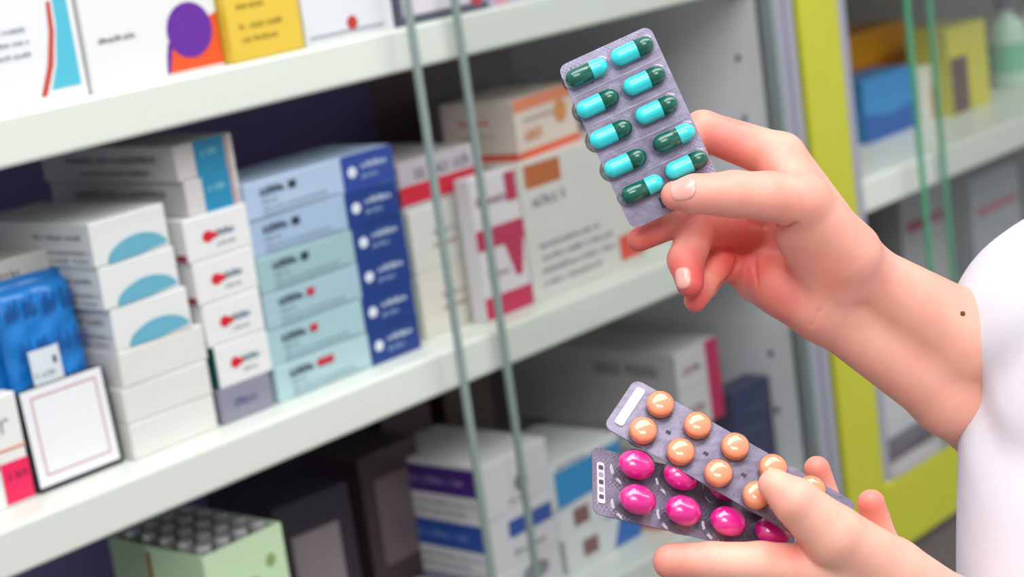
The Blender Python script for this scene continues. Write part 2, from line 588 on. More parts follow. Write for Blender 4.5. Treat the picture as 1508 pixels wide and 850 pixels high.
# six pale blue cartons with navy ends
pal = ['b3d3d8', 'a8cdd4', 'a9c8d6', '9fc4c9', 'a7c1de', 'b4cbe8']
hh = 0.1755 / 6
for k in range(6):
    red = k < 3
    sh = (0.0, -0.001, 0.001, 0.0005, -0.0015, 0.0)[k]
    carton('medicine_carton', 'pale blue carton with navy end, %s of six' % ORD[5 - k],
           0.925 + sh, 1.087 + sh, S + hh * k, S + hh * (k + 1), YF, 0.075, pal[k],
           [('end_panel', '123a86' if k < 5 else '2a4aa0', 'F', 'rect', 0.635, 0.0, 1.0, 1.0),
            ('logo', 'e8f0fa', 'F', 'ell', 0.705, 0.52, 0.030, 0.15),
            ('lettering', 'd4e6f6', 'F', 'words', 0.755, 0.55, 0.965, 0.20),
            ('lettering', 'a8c4e4', 'F', 'words', 0.765, 0.28, 0.88, 0.14),
            ('lettering', '1d2a3c', 'F', 'words', 0.09, 0.60, 0.24, 0.24),
            ('dose_mark', 'c8203c' if red else '263248', 'F', 'rect', 0.275, 0.60, 0.325 + (0.06 if k == 0 else 0), 0.80),
            ('lettering', '7d98a8', 'F', 'words', 0.09, 0.40, 0.2, 0.10),
            ('lettering', '86a0ae', 'F', 'words', 0.09, 0.20, 0.52, 0.09),
            ('lettering', '86a0ae', 'F', 'words', 0.09, 0.06, 0.60, 0.08)],
           'pale blue cartons with navy ends', rot=(0.3, -0.4, 0.2, 0.5, -0.6, 0.4)[k])

# behind the glass
for k in range(2):
    carton('medicine_carton', 'white carton with faint brown mark, %s of two beside the navy ends' % ('lower', 'upper')[k],
           1.108, 1.186, S + 0.056 * k, S + 0.056 * (k + 1), 0.045, 0.12, 'dfe0d8' if k else 'e3e0d4',
           [('printed_mark', '9a8a7c', 'F', 'words', 0.35, 0.52, 0.7, 0.12), ('printed_mark', 'b08a70', 'F', 'words', 0.32, 0.34, 0.75, 0.10)],
           'white cartons beside the navy stack', rot=1)
carton('medicine_carton', 'flat carton with red stripe and grey lettering on white cartons', 1.110, 1.205, S + 0.112, Z(-0.232), 0.05, 0.14, 'c9c4ca',
       [('printed_stripe', 'd8203c', 'F', 'rect', 0.0, 0.10, 1.0, 0.50), ('lettering', '6a6674', 'F', 'words', 0.2, 0.6, 0.9, 0.26),
        ('printed_stripe', 'b82a40', 'L', 'rect', 0.0, 0.1, 1.0, 0.45)])
carton('medicine_carton', 'upright white carton with magenta bars beside the large carton', 1.164, 1.226, S, Z(-0.257), 0.022, 0.018, 'e4dfe4',
       [('printed_bar', 'cf1450', 'F', 'rect', 0.0, 0.02, 1.0, 0.17), ('printed_bar', 'c01650', 'F', 'rect', 0.0, 0.50, 1.0, 0.64),
        ('printed_bar', 'c01650', 'F', 'poly', [(0.55, 0.5), (0.95, 0.5), (0.85, 0.26), (0.72, 0.26)]),
        ('printed_bar', 'c01650', 'F', 'rect', 0.72, 0.78, 0.95, 0.98),
        ('lettering', '9c5a7c', 'F', 'words', 0.1, 0.80, 0.66, 0.07), ('lettering', 'a8889c', 'F', 'words', 0.15, 0.30, 0.55, 0.05)])
carton('medicine_carton', 'large white carton with brown label and grey print lines', 1.234, 1.395, S, Z(-0.257), 0.028, 0.10, 'dedcd6',
       [('printed_label', 'c0621a', 'F', 'rect', 0.05, 0.80, 0.36, 0.965), ('lettering', '77708c', 'F', 'words', 0.06, 0.66, 0.38, 0.09),
        ('lettering', '8a86a0', 'F', 'words', 0.10, 0.36, 0.62, 0.045), ('lettering', '8a86a0', 'F', 'words', 0.10, 0.27, 0.75, 0.045),
        ('lettering', '8a86a0', 'F', 'words', 0.10, 0.18, 0.75, 0.045), ('lettering', '8a86a0', 'F', 'words', 0.10, 0.09, 0.60, 0.045),
        ('printed_corner', 'e8462a', 'F', 'rect', 0.80, 0.06, 1.0, 0.24)])
jb = carton('medicine_carton', 'white and orange carton lying on the large white carton', 1.238, 1.345, Z(-0.257), Z(-0.203), 0.040, 0.080, 'e9d9cb',
            [('printed_stripe', 'ee5a26', 'F', 'rect', 0.0, 0.0, 1.0, 0.13), ('printed_stripe', 'ef8a5e', 'F', 'rect', 0.0, 0.80, 1.0, 1.0),
             ('printed_mark', 'e27a3a', 'F', 'words', 0.12, 0.28, 0.38, 0.22), ('printed_mark', 'e0913c', 'F', 'ell', 0.72, 0.6, 0.1, 0.2),
             ('lettering', 'b0a298', 'F', 'words', 0.12, 0.60, 0.6, 0.08),
             ('printed_stripe', 'e2451c', 'L', 'rect', 0.0, 0.0, 1.0, 0.13), ('lettering', 'e86a50', 'L', 'words', 0.25, 0.62, 0.65, 0.12),
             ('lettering', 'c0b0a4', 'L', 'words', 0.25, 0.40, 0.7, 0.07)], rot=9)
carton('medicine_carton', 'dim carton at the back above the white and orange one', 1.36, 1.47, S, Z(-0.218), 0.20, 0.07, '8f7a76',
       [('lettering', '6a4a4c', 'F', 'words', 0.2, 0.88, 0.8, 0.05)])
carton('medicine_carton', 'tall cream carton behind the top corner of the capsule pack', 1.425, 1.470, S, Z(-0.195), 0.05, 0.06, 'd8d2c4', [])
carton('medicine_carton', 'navy carton under the small red lettered carton', 1.475, 1.555, S, Z(-0.290), 0.08, 0.08, '2a2f58', [])
carton('medicine_carton', 'small cream carton with red lettering near the drilled panel', 1.475, 1.550, Z(-0.290), Z(-0.246), 0.08, 0.08, 'e0d4cc',
       [('lettering', 'c84a4a', 'F', 'words', 0.25, 0.40, 0.75, 0.24), ('printed_mark', '6a6a8c', 'F', 'rect', 0.82, 0.5, 0.95, 0.75)])

# ------------------------------------------------------------------ top shelf
T = SH_TOP
carton('medicine_carton', 'white carton with sky blue panel and red arc on top shelf', 0.640, 0.789, T, T + 0.17, 0.012, 0.06, 'eef2f4',
       [('printed_panel', '55c4dc', 'F', 'poly', [(0.80, 0.05), (0.965, 0.05), (0.965, 0.43), (0.89, 0.43), (0.885, 0.3), (0.85, 0.15)]),
        ('printed_arc', 'cc4a3c', 'F', 'poly', [(0.735, 0.03), (0.768, 0.03), (0.833, 0.15), (0.868, 0.28), (0.875, 0.4), (0.852, 0.4), (0.84, 0.28), (0.80, 0.15)]),
        ('lettering', '8890a4', 'F', 'words', 0.4, 0.30, 0.72, 0.022), ('lettering', '8890a4', 'F', 'words', 0.4, 0.25, 0.72, 0.022),
        ('lettering', '8890a4', 'F', 'words', 0.4, 0.20, 0.72, 0.022), ('lettering', '70788c', 'F', 'words', 0.5, 0.46, 0.7, 0.03)])
carton('medicine_carton', 'white carton with purple disc over orange corner on top shelf', 0.792, 0.912, T, T + 0.15, 0.010, 0.06, 'eff2f2',
       [('printed_corner', 'ef5a22', 'F', 'poly', [(0.565, 0.015), (0.992, 0.015), (0.992, 0.27), (0.60, 0.17)]),
        ('printed_arc', '6a2a9c', 'F', 'poly', [(0.545, 0.015), (0.568, 0.015), (0.605, 0.11), (0.63, 0.16), (0.585, 0.16), (0.56, 0.09)]),
        ('printed_disc', '6a2aa4', 'F', 'ell', 0.765, 0.205, 0.175, 0.135),
        ('lettering', '5c6468', 'F', 'words', 0.09, 0.22, 0.34, 0.03), ('lettering', 'a0a0c0', 'F', 'words', 0.33, 0.42, 0.42, 0.06),
        ('lettering', 'a0a0c0', 'F', 'words', 0.33, 0.52, 0.42, 0.06)])
carton('medicine_carton', 'yellow carton with small print on top shelf', 0.914, 0.986, T, T + 0.14, 0.002, 0.05, 'f0cc48',
       [('lettering', '9c8428', 'F', 'words', 0.16, 0.10, 0.62, 0.035), ('lettering', '9c8428', 'F', 'words', 0.14, 0.17, 0.70, 0.035),
        ('lettering', '9c8428', 'F', 'words', 0.14, 0.28, 0.50, 0.03), ('lettering', '9c8428', 'F', 'words', 0.14, 0.36, 0.72, 0.03)])
carton('medicine_carton', 'white carton with red dot and thin line on top shelf', 0.990, 1.087, T, T + 0.16, 0.004, 0.06, 'eaeef2',
       [('printed_line', 'a8aeb8', 'F', 'rect', 0.04, 0.03, 0.88, 0.045), ('printed_dot', 'c83a34', 'F', 'ell', 0.52, 0.075, 0.06, 0.035)])
carton('medicine_carton', 'white carton with dark outline beside the glass edge on top shelf', 1.091, 1.200, T, T + 0.15, 0.004, 0.06, '5a5c72',
       [('printed_panel', 'ece6f0', 'F', 'rect', 0.06, 0.05, 1.0, 1.0), ('printed_dot', 'd03050', 'F', 'ell', 0.88, 0.08, 0.08, 0.05),
        ('printed_dot', '58c0dc', 'F', 'rect', 0.93, 0.06, 1.0, 0.14)])
carton('medicine_carton', 'lavender carton at right end of the top shelf', 1.205, 1.330, T, T + 0.14, 0.006, 0.06, 'd0d4f2',
       [('printed_mark', 'e8a8c0', 'F', 'rect', 0.03, 0.0, 0.2, 0.2)])

# ------------------------------------------------------------------ lower shelf
B = SH_LOW
gb = empty('vial_carton', (0.864, 0.087, B))
tag(gb, 'open pale green carton packed with silver capped vials', 'box')
gw, gd, gh = 0.080, 0.118, 0.179
mg = mat('b9d2ae', 0.45)
block('carton_wall', -gw / 2, gw / 2, -gd / 2, -gd / 2 + 0.002, 0, gh, mg, gb, 0.0004)
block('carton_wall', -gw / 2, gw / 2, gd / 2 - 0.002, gd / 2, 0, gh, mg, gb, 0.0004)
block('carton_wall', -gw / 2, -gw / 2 + 0.002, -gd / 2 + 0.002, gd / 2 - 0.002, 0, gh, mg, gb, 0.0004)
block('carton_wall', gw / 2 - 0.002, gw / 2, -gd / 2 + 0.002, gd / 2 - 0.002, 0, gh, mg, gb, 0.0004)
block('carton_base', -gw / 2 + 0.002, gw / 2 - 0.002, -gd / 2 + 0.002, gd / 2 - 0.002, 0, 0.12, mg, gb, 0)
add_prints(gb, (gw, gd, gh), [('printed_panel', '9fb79a', 'L', 'rect', 0.0, 0.0, 0.40, 1.0), ('printed_line', '9c5a2c', 'L', 'rect', 0.40, 0.0, 0.44, 0.97),
                              ('printed_mark', '6f9a80', 'F', 'ell', 0.52, 0.76, 0.14, 0.06), ('printed_mark', '8fae6a', 'F', 'ell', 0.8, 0.86, 0.06, 0.03)])
first = None
for r_ in range(5):
    for c_ in range(4):
        loc = (gb.location.x - 0.0275 + 0.0183 * c_, gb.location.y - 0.045 + 0.0222 * r_, B + 0.12)
        if first is None:
            vroot = empty('medicine_vial', loc)
            bm = bmesh.new()
            bmesh.ops.create_cone(bm, cap_ends=True, segments=20, radius1=0.0080, radius2=0.0080, depth=0.046, matrix=Matrix.Translation((0, 0, 0.023)))
            bm_obj('vial_body', bm, mat('2a2128', 0.2), vroot, True)
            bm = bmesh.new()
            bmesh.ops.create_cone(bm, cap_ends=True, segments=20, radius1=0.0064, radius2=0.0064, depth=0.008, matrix=Matrix.Translation((0, 0, 0.050)))
            bm_obj('vial_neck', bm, mat('4a4048', 0.3), vroot, True)
            bm = bmesh.new()
            bmesh.ops.create_cone(bm, cap_ends=True, segments=20, radius1=0.0072, radius2=0.0068, depth=0.009, matrix=Matrix.Translation((0, 0, 0.0585)))
            bmesh.ops.bevel(bm, geom=[e for e in bm.edges if all(v.co.z > 0.06 for v in e.verts)], offset=0.0012, segments=2, affect='EDGES')
            bm_obj('vial_cap', bm, mat('d4d2d8', 0.22, 0.7), vroot)
            first = vroot
        else:
            vroot = first.copy()
            COL.objects.link(vroot)
            vroot.location = loc
            for ch in first.children:
                c2 = ch.copy()
                COL.objects.link(c2)
                c2.parent = vroot
        tag(vroot, 'dark vial with silver cap packed in the open pale green carton', 'vial', 'vials in the green carton')

carton('medicine_carton', 'dark carton with grey label right of the vial carton', 0.955, 1.035, B, Z(-0.492), 0.09, 0.10, '2b2430',
       [('label', '8a8084', 'F', 'rect', 0.18, 0.40, 0.80, 0.82)], rot=-6)
carton('medicine_carton', 'dark brown carton with dull label beside the purple banded stack', 1.075, 1.150, B, Z(-0.492), 0.12, 0.08, '45363a',
       [('label', '75666a', 'F', 'rect', 0.2, 0.35, 0.85, 0.85)])
# white stack with purple and blue bands
bands = [('5a2d8c', -0.509), ('2450a8', -0.561), ('9aa0b4', -0.612)]
tops = [-0.509, -0.561, -0.612, -0.655]
for k in range(3):
    pr = [('printed_band', bands[k][0] if k else '45247c', 'L', 'rect', 0.0, 0.42, 1.0, 0.92), ('lettering', '9a88c4' if k == 0 else '7a98d8', 'L', 'words', 0.2, 0.60, 0.8, 0.14),
          ('lettering', '9a9a98', 'L', 'words', 0.1, 0.22, 0.9, 0.08), ('lettering', '9a9a98', 'L', 'words', 0.1, 0.06, 0.8, 0.08)]
    if k == 0:
        pr += [('printed_mark', '77757c', 'F', 'ell', 0.55, 0.45, 0.1, 0.16), ('lettering', 'b0a8a4', 'F', 'words', 0.3, 0.15, 0.6, 0.1)]
    if k == 1:
        pr += [('printed_band', '2450a8', 'F', 'rect', 0.30, 0.55, 0.95, 0.85), ('lettering', '8a8a94', 'F', 'words', 0.3, 0.2, 0.8, 0.12)]
    if k == 2:
        pr += [('printed_mark', '8a8a94', 'F', 'ell', 0.6, 0.7, 0.2, 0.2)]
    carton('medicine_carton', ('white carton with purple band on top of the lower stack', 'white carton with royal blue band under the purple banded one',
                               'white carton at the foot of the banded lower stack')[k],
           1.134, 1.224, Z(tops[k + 1]), Z(tops[k]), 0.03, 0.135, 'dcdbdf', pr, 'banded white cartons', rot=(1.0, -0.5, 0.4)[k])
carton('medicine_carton', 'flat white carton lying left of the banded lower stack', 1.010, 1.128, B, Z(-0.622), 0.025, 0.10, 'd6d2d2',
       [('printed_mark', '4a3c70', 'T', 'rect', 0.4, 0.25, 0.9, 0.45)])
# blue and white cartons
tp = [-0.545, -0.588, -0.622, -0.655]
for k in range(3):
    if k == 0:
        pr = [('printed_panel', '1d8fd0', 'F', 'rect', 0.05, 0.0, 1.0, 0.82), ('lettering', '55588c', 'F', 'words', 0.1, 0.86, 0.5, 0.1)]
    else:
        pr = [('printed_panel', '1268c0', 'F', 'poly', [(0.62, 0.0), (1.0, 0.0), (1.0, 1.0), (0.75, 1.0)]),
              ('printed_picture', '8a5a5c', 'F', 'rect', 0.22, 0.25, 0.42, 0.75)]
    carton('medicine_carton', ('bright blue faced carton beside the purple banded carton', 'white and blue carton with small picture under the blue faced one',
                               'white and blue carton with small picture resting on the shelf')[k],
           1.236 + 0.006 * k, 1.345 + 0.008 * k, Z(tp[k + 1]), Z(tp[k]), 0.045, 0.10, 'dfe3e6', pr, rot=(2, -1, 0)[k])
carton('medicine_carton', 'small orange carton near the lower hand', 1.375, 1.43, B, Z(-0.622), 0.03, 0.06, 'f05a1e', [])
# long white cartons with magenta ends, on a deep pedestal carton
carton('medicine_carton', 'grey white carton under the two magenta ended ones', 1.395, 1.500, B, Z(-0.578), 0.055, 0.16, 'c6c0c2', [])
for k in range(2):
    carton('medicine_carton', 'long white carton with magenta end stripe, %s of two' % ('lower', 'upper')[k],
           1.440, 1.512, Z(-0.578 + 0.042 * k), Z(-0.536 + 0.042 * k), 0.04, 0.235, 'd9d6d8',
           [('end_stripe', 'c81458', 'F', 'rect', 0.70, 0.0, 1.0, 1.0), ('lettering', 'a0607a', 'F', 'words', 0.15, 0.4, 0.55, 0.2)] +
           ([('lettering', '4a4870', 'L', 'words', 0.55, 0.40, 0.88, 0.34)] if k else []), 'magenta ended cartons', rot=0)
carton('medicine_carton', 'navy packet leaning near the white side panel', 1.515, 1.582, B, Z(-0.556), 0.03, 0.03, '20305e',
       [('lettering', '5a6c9c', 'F', 'words', 0.2, 0.72, 0.8, 0.06), ('lettering', '5a6c9c', 'F', 'words', 0.2, 0.5, 0.7, 0.06),
        ('lettering', '5a6c9c', 'F', 'words', 0.2, 0.3, 0.8, 0.05)])
# dim cartons at the back of the lower shelf
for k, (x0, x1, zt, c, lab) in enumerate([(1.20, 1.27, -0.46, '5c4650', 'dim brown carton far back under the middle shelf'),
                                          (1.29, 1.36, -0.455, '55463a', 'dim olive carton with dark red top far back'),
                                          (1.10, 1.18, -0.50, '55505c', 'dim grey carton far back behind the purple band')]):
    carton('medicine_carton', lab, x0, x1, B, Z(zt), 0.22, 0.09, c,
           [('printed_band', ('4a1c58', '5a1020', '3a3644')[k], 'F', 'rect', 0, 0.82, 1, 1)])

# ------------------------------------------------------------------ lime cabinet contents
R = SH_MID


def box_px(name, label, l, r, t, zb, Y, depth, color, prints=(), **kw):
    a, b = on_y(*l, Y), on_y(*r, Y)
    tz = on_y(*t, Y)[2]
    return carton(name, label, a[0], b[0], zb, tz, Y, depth, color, prints, **kw)


box_px('medicine_carton', 'sky blue carton standing on the lime cabinet shelf', (1277, 205), (1350, 187), (1275, 118), R, 0.12, 0.06, '3d8fd2',
       [('printed_wave', '2f62b0', 'F', 'poly', [(0, 0.0), (1, 0.0), (1, 0.42), (0.5, 0.35), (0, 0.45)])])
box_px('medicine_carton', 'orange yellow carton behind the sky blue carton', (1262, 190), (1348, 172), (1256, 52), R, 0.195, 0.06, 'efa018',
       [('printed_wave', 'e08010', 'F', 'rect', 0, 0.0, 1, 0.65)])
box_px('medicine_carton', 'narrow white carton between the two green glass edges', (1360, 195), (1392, 185), (1354, 100), R, 0.125, 0.05, 'e2e2da',
       [('printed_mark', 'c86a5a', 'F', 'rect', 0.5, 0.0, 0.6, 0.6)])
box_px('medicine_carton', 'bright yellow carton behind the narrow white carton', (1352, 165), (1400, 150), (1340, 50), R, 0.20, 0.04, 'ecc81a', [])
box_px('medicine_carton', 'tall yellow carton with dark brown panel', (1406, 190), (1462, 172), (1393, 45), R, 0.10, 0.06, 'd6d02c',
       [('printed_panel', '5a3c34', 'F', 'rect', 0.02, 0.02, 0.45, 0.66)])
for k, (x, hue, lab) in enumerate([(1492, 'b9d8c4', 'pale green bottle at the right end of the lime cabinet shelf'),
                                   (1535, 'c8c4cc', 'pale grey bottle at the right end of the lime cabinet shelf')]):
    p = on_y(x, 165, 0.14)
    b = empty('bottle', (p[0], 0.14, R))
    tag(b, lab, 'bottle')
    prof = [(0.0, 0), (0.024, 0), (0.026, 0.003), (0.026, 0.075), (0.022, 0.088), (0.011, 0.096), (0.011, 0.104)]
    vs, fs = [], []
    for (rr, zz_) in prof:
        for i in range(24):
            vs.append((rr * math.cos(i / 24 * 6.28319), rr * math.sin(i / 24 * 6.28319), zz_))
    for j in range(len(prof) - 1):
        for i in range(24):
            fs.append((j * 24 + i, j * 24 + (i + 1) % 24, (j + 1) * 24 + (i + 1) % 24, (j + 1) * 24 + i))
    mesh_obj('bottle_body', vs, fs, mat(hue, 0.25), b, True)
    bm = bmesh.new()
    bmesh.ops.create_cone(bm, cap_ends=True, segments=24, radius1=0.014, radius2=0.013, depth=0.02, matrix=Matrix.Translation((0, 0, 0.114)))
    bm_obj('bottle_cap', bm, mat('5a5468', 0.4), b)
    vs, fs = [], []
    for zz_ in (0.02, 0.06):
        for i in range(24):
            vs.append((0.0264 * math.cos(i / 24 * 6.28319), 0.0264 * math.sin(i / 24 * 6.28319), zz_))
    for i in range(24):
        fs.append((i, (i + 1) % 24, 24 + (i + 1) % 24, 24 + i))
    mesh_obj('bottle_label', vs, fs, mat('6fb894' if k == 0 else 'a09aa8', 0.5), b, True)
L2 = Z(-0.700)
for k, (x0, x1, h, c, y0, lab) in enumerate([(1.80, 1.93, 0.085, 'd2d4d6', 0.03, 'white carton on the bottom shelf of the lime cabinet'),
                                             (1.85, 1.97, 0.26, '8a8286', 0.14, 'tall grey carton under the lime cabinet shelf'),
                                             (1.99, 2.10, 0.25, 'b4b4b8', 0.10, 'pale carton with red line under the lime cabinet shelf'),
                                             (2.13, 2.26, 0.235, 'a6aaae', 0.08, 'wide pale carton lowest at the right edge'),
                                             (2.29, 2.42, 0.24, '9ea49e', 0.08, 'greenish pale carton at the far right edge')]):
    carton('medicine_carton', lab, x0, x1, L2, L2 + h, y0, 0.10, c,
           [('printed_line', 'b05a68', 'F', 'rect', 0.1, 0.78, 0.95, 0.83)] if k in (2, 3) else [])
# ------------------------------------------------------------------ blister packs
TV = -fw            # towards the viewer


def frame_empty(name, origin, ax, ay, label, cat):
    ex = ax / np.linalg.norm(ax)
    ey = ay - ex * (ay @ ex)
    ey /= np.linalg.norm(ey)
    ez = np.cross(ex, ey)
    o = empty(name)
    o.matrix_world = Matrix([[ex[0], ey[0], ez[0], origin[0]], [ex[1], ey[1], ez[1], origin[1]],
                             [ex[2], ey[2], ez[2], origin[2]], [0, 0, 0, 1]])
    tag(o, label, cat)
    return o


def foil_material(hexcol):
    m = bpy.data.materials.new('blister_foil')
    m.use_nodes = True
    nt = m.node_tree
    b = nt.nodes['Principled BSDF']
    b.inputs['Base Color'].default_value = lin(hexcol)
    b.inputs['Metallic'].default_value = 0.75
    b.inputs['Roughness'].default_value = 0.36
    b.inputs['Coat Weight'].default_value = 0.35
    b.inputs['Coat Roughness'].default_value = 0.12
    tc = nt.nodes.new('ShaderNodeTexCoord')
    wv = nt.nodes.new('ShaderNodeTexChecker')
    wv.inputs['Scale'].default_value = 900
    nz = nt.nodes.new('ShaderNodeTexNoise')
    nz.inputs['Scale'].default_value = 90
    ad = nt.nodes.new('ShaderNodeMath')
    ad.operation = 'MULTIPLY_ADD'
    ad.inputs[1].default_value = 0.08
    nt.links.new(tc.outputs['Object'], wv.inputs['Vector'])
    nt.links.new(tc.outputs['Object'], nz.inputs['Vector'])
    nt.links.new(wv.outputs['Fac'], ad.inputs[0])
    nt.links.new(nz.outputs['Fac'], ad.inputs[2])
    bp = nt.nodes.new('ShaderNodeBump')
    bp.inputs['Strength'].default_value = 0.6
    bp.inputs['Distance'].default_value = 0.0007
    nt.links.new(ad.outputs[0], bp.inputs['Height'])
    nt.links.new(bp.outputs[0], b.inputs['Normal'])
    return m


M_FOIL = foil_material('9a93aa')
M_FOIL2 = foil_material('7c758a')


def sheet(parent, x0, x1, y0, y1, rad, name='foil_sheet', z0=-0.0004, z1=0.0, m=None):
    vs, fs = [], []
    out = []
    for cx, cy, a in ((x1 - rad, y1 - rad, 0), (x0 + rad, y1 - rad, 90), (x0 + rad, y0 + rad, 180), (x1 - rad, y0 + rad, 270)):
        for k in range(7):
            t = math.radians(a + 15 * k)
            out.append((cx + rad * math.cos(t), cy + rad * math.sin(t)))
    n = len(out)
    vs = [(x, y, z0) for x, y in out] + [(x, y, z1) for x, y in out]
    fs = [list(range(n))[::-1], list(range(n, 2 * n))] + [(i, (i + 1) % n, n + (i + 1) % n, n + i) for i in range(n)]
    return mesh_obj(name, vs, fs, m or M_FOIL, parent)


def dome_mesh(hs, rad, hgt, flange):
    """clear blister bubble: stadium footprint, half straight length hs along x"""
    NA, NT = 32, 7
    vs, fs = [], []
    rings = [(rad + flange, 0.0002), (rad + flange * 0.35, 0.0007)] + \
            [(rad * math.cos(math.radians(82) * t / NT) ** 0.75, 0.0009 + (hgt - 0.0009) * math.sin(math.radians(90) * t / NT) ** 0.9) for t in range(NT + 1)]
    for r_, z in rings:
        for i in range(NA):
            a = 2 * math.pi * i / NA
            vs.append((r_ * math.cos(a) + (hs if math.cos(a) >= 0 else -hs), r_ * math.sin(a), z))
    for j in range(len(rings) - 1):
        for i in range(NA):
            fs.append((j * NA + i, j * NA + (i + 1) % NA, (j + 1) * NA + (i + 1) % NA, (j + 1) * NA + i))
    fs.append([(len(rings) - 1) * NA + i for i in range(NA)])
    me = bpy.data.meshes.new('bubble')
    me.from_pydata(vs, [], fs)
    me.materials.append(M_DOME)
    me.polygons.foreach_set('use_smooth', [True] * len(me.polygons))
    return me


def lathe_x(prof, n=24):
    vs, fs = [], []
    for x, r_ in prof:
        for i in range(n):
            a = 2 * math.pi * i / n
            vs.append((x, r_ * math.cos(a), r_ * math.sin(a)))
    for j in range(len(prof) - 1):
        for i in range(n):
            fs.append((j * n + i, (j + 1) * n + i, (j + 1) * n + (i + 1) % n, j * n + (i + 1) % n))
    return vs, fs


def share(name, me, parent, loc, rz=0.0):
    o = bpy.data.objects.new(name, me)
    COL.objects.link(o)
    o.parent = parent
    o.location = loc
    o.rotation_euler = (0, 0, rz)
    return o


def data_mesh(name, vs, fs, m, smooth=True):
    me = bpy.data.meshes.new(name)
    me.from_pydata(vs, [], fs)
    me.materials.append(m)
    me.polygons.foreach_set('use_smooth', [smooth] * len(me.polygons))
    return me


M_TEAL = mat('38dbe2', 0.22, grain=0.02, coat=0.5)
M_GREEN = mat('0b5a4a', 0.2, grain=0.02, coat=0.5)

# --- ten capsules, held up
DP = 0.90
SP = DP / FPX
ax = 135.8 * CR + 62.1 * CU
ay = -108.7 * CR + 240.6 * CU
pc = (943.5, 188.0)
pack = frame_empty('blister_pack', at(pc[0], pc[1], DP), ax, ay, 'blister pack of ten teal and dark green capsules held up by the fingers', 'blister pack')
sheet(pack, -74.5 * SP, 74.5 * SP, -132 * SP, 132 * SP, 0.0042)
exi, eyi = np.array([0.909, -0.416]), np.array([-0.412, -0.911])
RC, HC = 0.0043, 0.0063
dome = dome_mesh(HC + 0.0005, RC + 0.0006, 0.0074, 0.0009)


def cap_end(sign, x_in, r_):
    pts = [(x_in, r_)]
    for k in range(9):
        t = math.radians(90 * k / 8)
        pts.append((sign * (HC + r_ * math.sin(t)), r_ * math.cos(t)))
    return pts


def capsule_pair(split):
    vs, fs = lathe_x(cap_end(-1, split + 0.0008, RC))
    b_ = data_mesh('capsule_body', vs, [f[::-1] for f in fs], M_TEAL)
    vs, fs = lathe_x([(split, RC)] + cap_end(1, split, RC * 1.045))
    return b_, data_mesh('capsule_cap', vs, fs, M_GREEN)


pair_n, pair_f = capsule_pair(0.0024), capsule_pair(-0.0022)
lefts = [(215, 228), (255, 345), (305, 460), (360, 570), (425, 668)]
rights = [(386, 148), (432, 260), (478, 370), (545, 475), (592, 578)]
flip = {(0, 0), (0, 4), (1, 3)}
for c_, colpts in enumerate((lefts, rights)):
    for r_, (cx, cy) in enumerate(colpts):
        d = np.array([780 + cx / 2.577 - pc[0], 20 + cy / 2.576 - pc[1]])
        x, y = (d @ exi) * SP, (d @ eyi) * SP
        rz = math.pi if (c_, r_) in flip else 0.0
        share('bubble', dome, pack, (x, y, 0), rz)
        pr = pair_f if (c_, r_) in flip else pair_n
        b = share('capsule', pr[0], pack, (x, y, RC + 0.0007), rz)
        share('capsule_cap', pr[1], b, (0, 0, 0))
sheet(pack, -20 * SP, -3 * SP, -122 * SP, -105 * SP, 0.0003, 'printed_mark', 0.0001, 0.0003, mat('4a4660', 0.5))
for k in range(4):   # raised seams between the capsule rows
    d = np.array([(780 + (lefts[k][0] + lefts[k + 1][0]) / 2 / 2.577) - pc[0], 20 + (lefts[k][1] + lefts[k + 1][1]) / 2 / 2.576 - pc[1]])
    y = (d @ eyi) * SP
    sheet(pack, -70 * SP, 70 * SP, y - 0.0003, y + 0.0003, 0.0002, 'seam', 0.0, 0.0003)

# --- peach tablets
d0 = 0.885
sp = d0 / FPX
a3 = 53.3 * CR - 29.8 * CU + 14 * TV
b3 = -27.0 * CR - 36.6 * CU + 25 * TV
O = at(971.3, 599.7, d0)
peach = frame_empty('blister_pack', O, a3, -b3, 'blister pack of round peach tablets under the thumb', 'blister pack')
la, lb = np.linalg.norm(a3) * sp, np.linalg.norm(b3) * sp
sheet(peach, -0.86 * la, 5.05 * la, -1.42 * lb, 0.42 * lb, 0.004, m=M_FOIL2)
rt = 0.0064
prof = [(0, 0.0066)] + [(rt * math.sin(t), 0.0038 + 0.0028 * math.cos(t)) for t in [math.radians(10 * k) for k in range(1, 10)]] + [(rt, 0.0012), (rt * 0.97, 0.0006)]
vs, fs = [], []
for r_, z in prof:
    for i in range(28):
        vs.append((r_ * math.cos(i / 28 * 6.283185), r_ * math.sin(i / 28 * 6.283185), z))
for j in range(len(prof) - 1):
    for i in range(28):
        fs.append((j * 28 + i, (j + 1) * 28 + i, (j + 1) * 28 + (i + 1) % 28, j * 28 + (i + 1) % 28))
tab_me = data_mesh('tablet', vs, fs, mat('f79a6c', 0.4, grain=0.03))
tdome = dome_mesh(0.0, rt + 0.0007, 0.0074, 0.0011)
for i in range(5):
    for j in range(2):
        x, y = i * la, -j * lb
        share('tablet', tab_me, peach, (x, y, 0))
        share('bubble', tdome, peach, (x, y, 0))
sheet(peach, -0.70 * la, -0.48 * la, -1.15 * lb, 0.22 * lb, 0.0012, 'embossed_strip', 0.0, 0.0006, mat('d8d4e0', 0.3, 0.4))  # raised bar; its pale colour paints a white highlight along it
for i in range(4):
    sheet(peach, (i + 0.44) * la, (i + 0.56) * la, -0.62 * lb, -0.52 * lb, 0.0004, 'slit', 0.0, 0.0003, mat('2a2834', 0.6))
for i in range(4):
    sheet(peach, (i + 0.5) * la - 0.0002, (i + 0.5) * la + 0.0002, -1.4 * lb, 0.4 * lb, 0.0001, 'seam', 0.0, 0.00025, M_FOIL2)

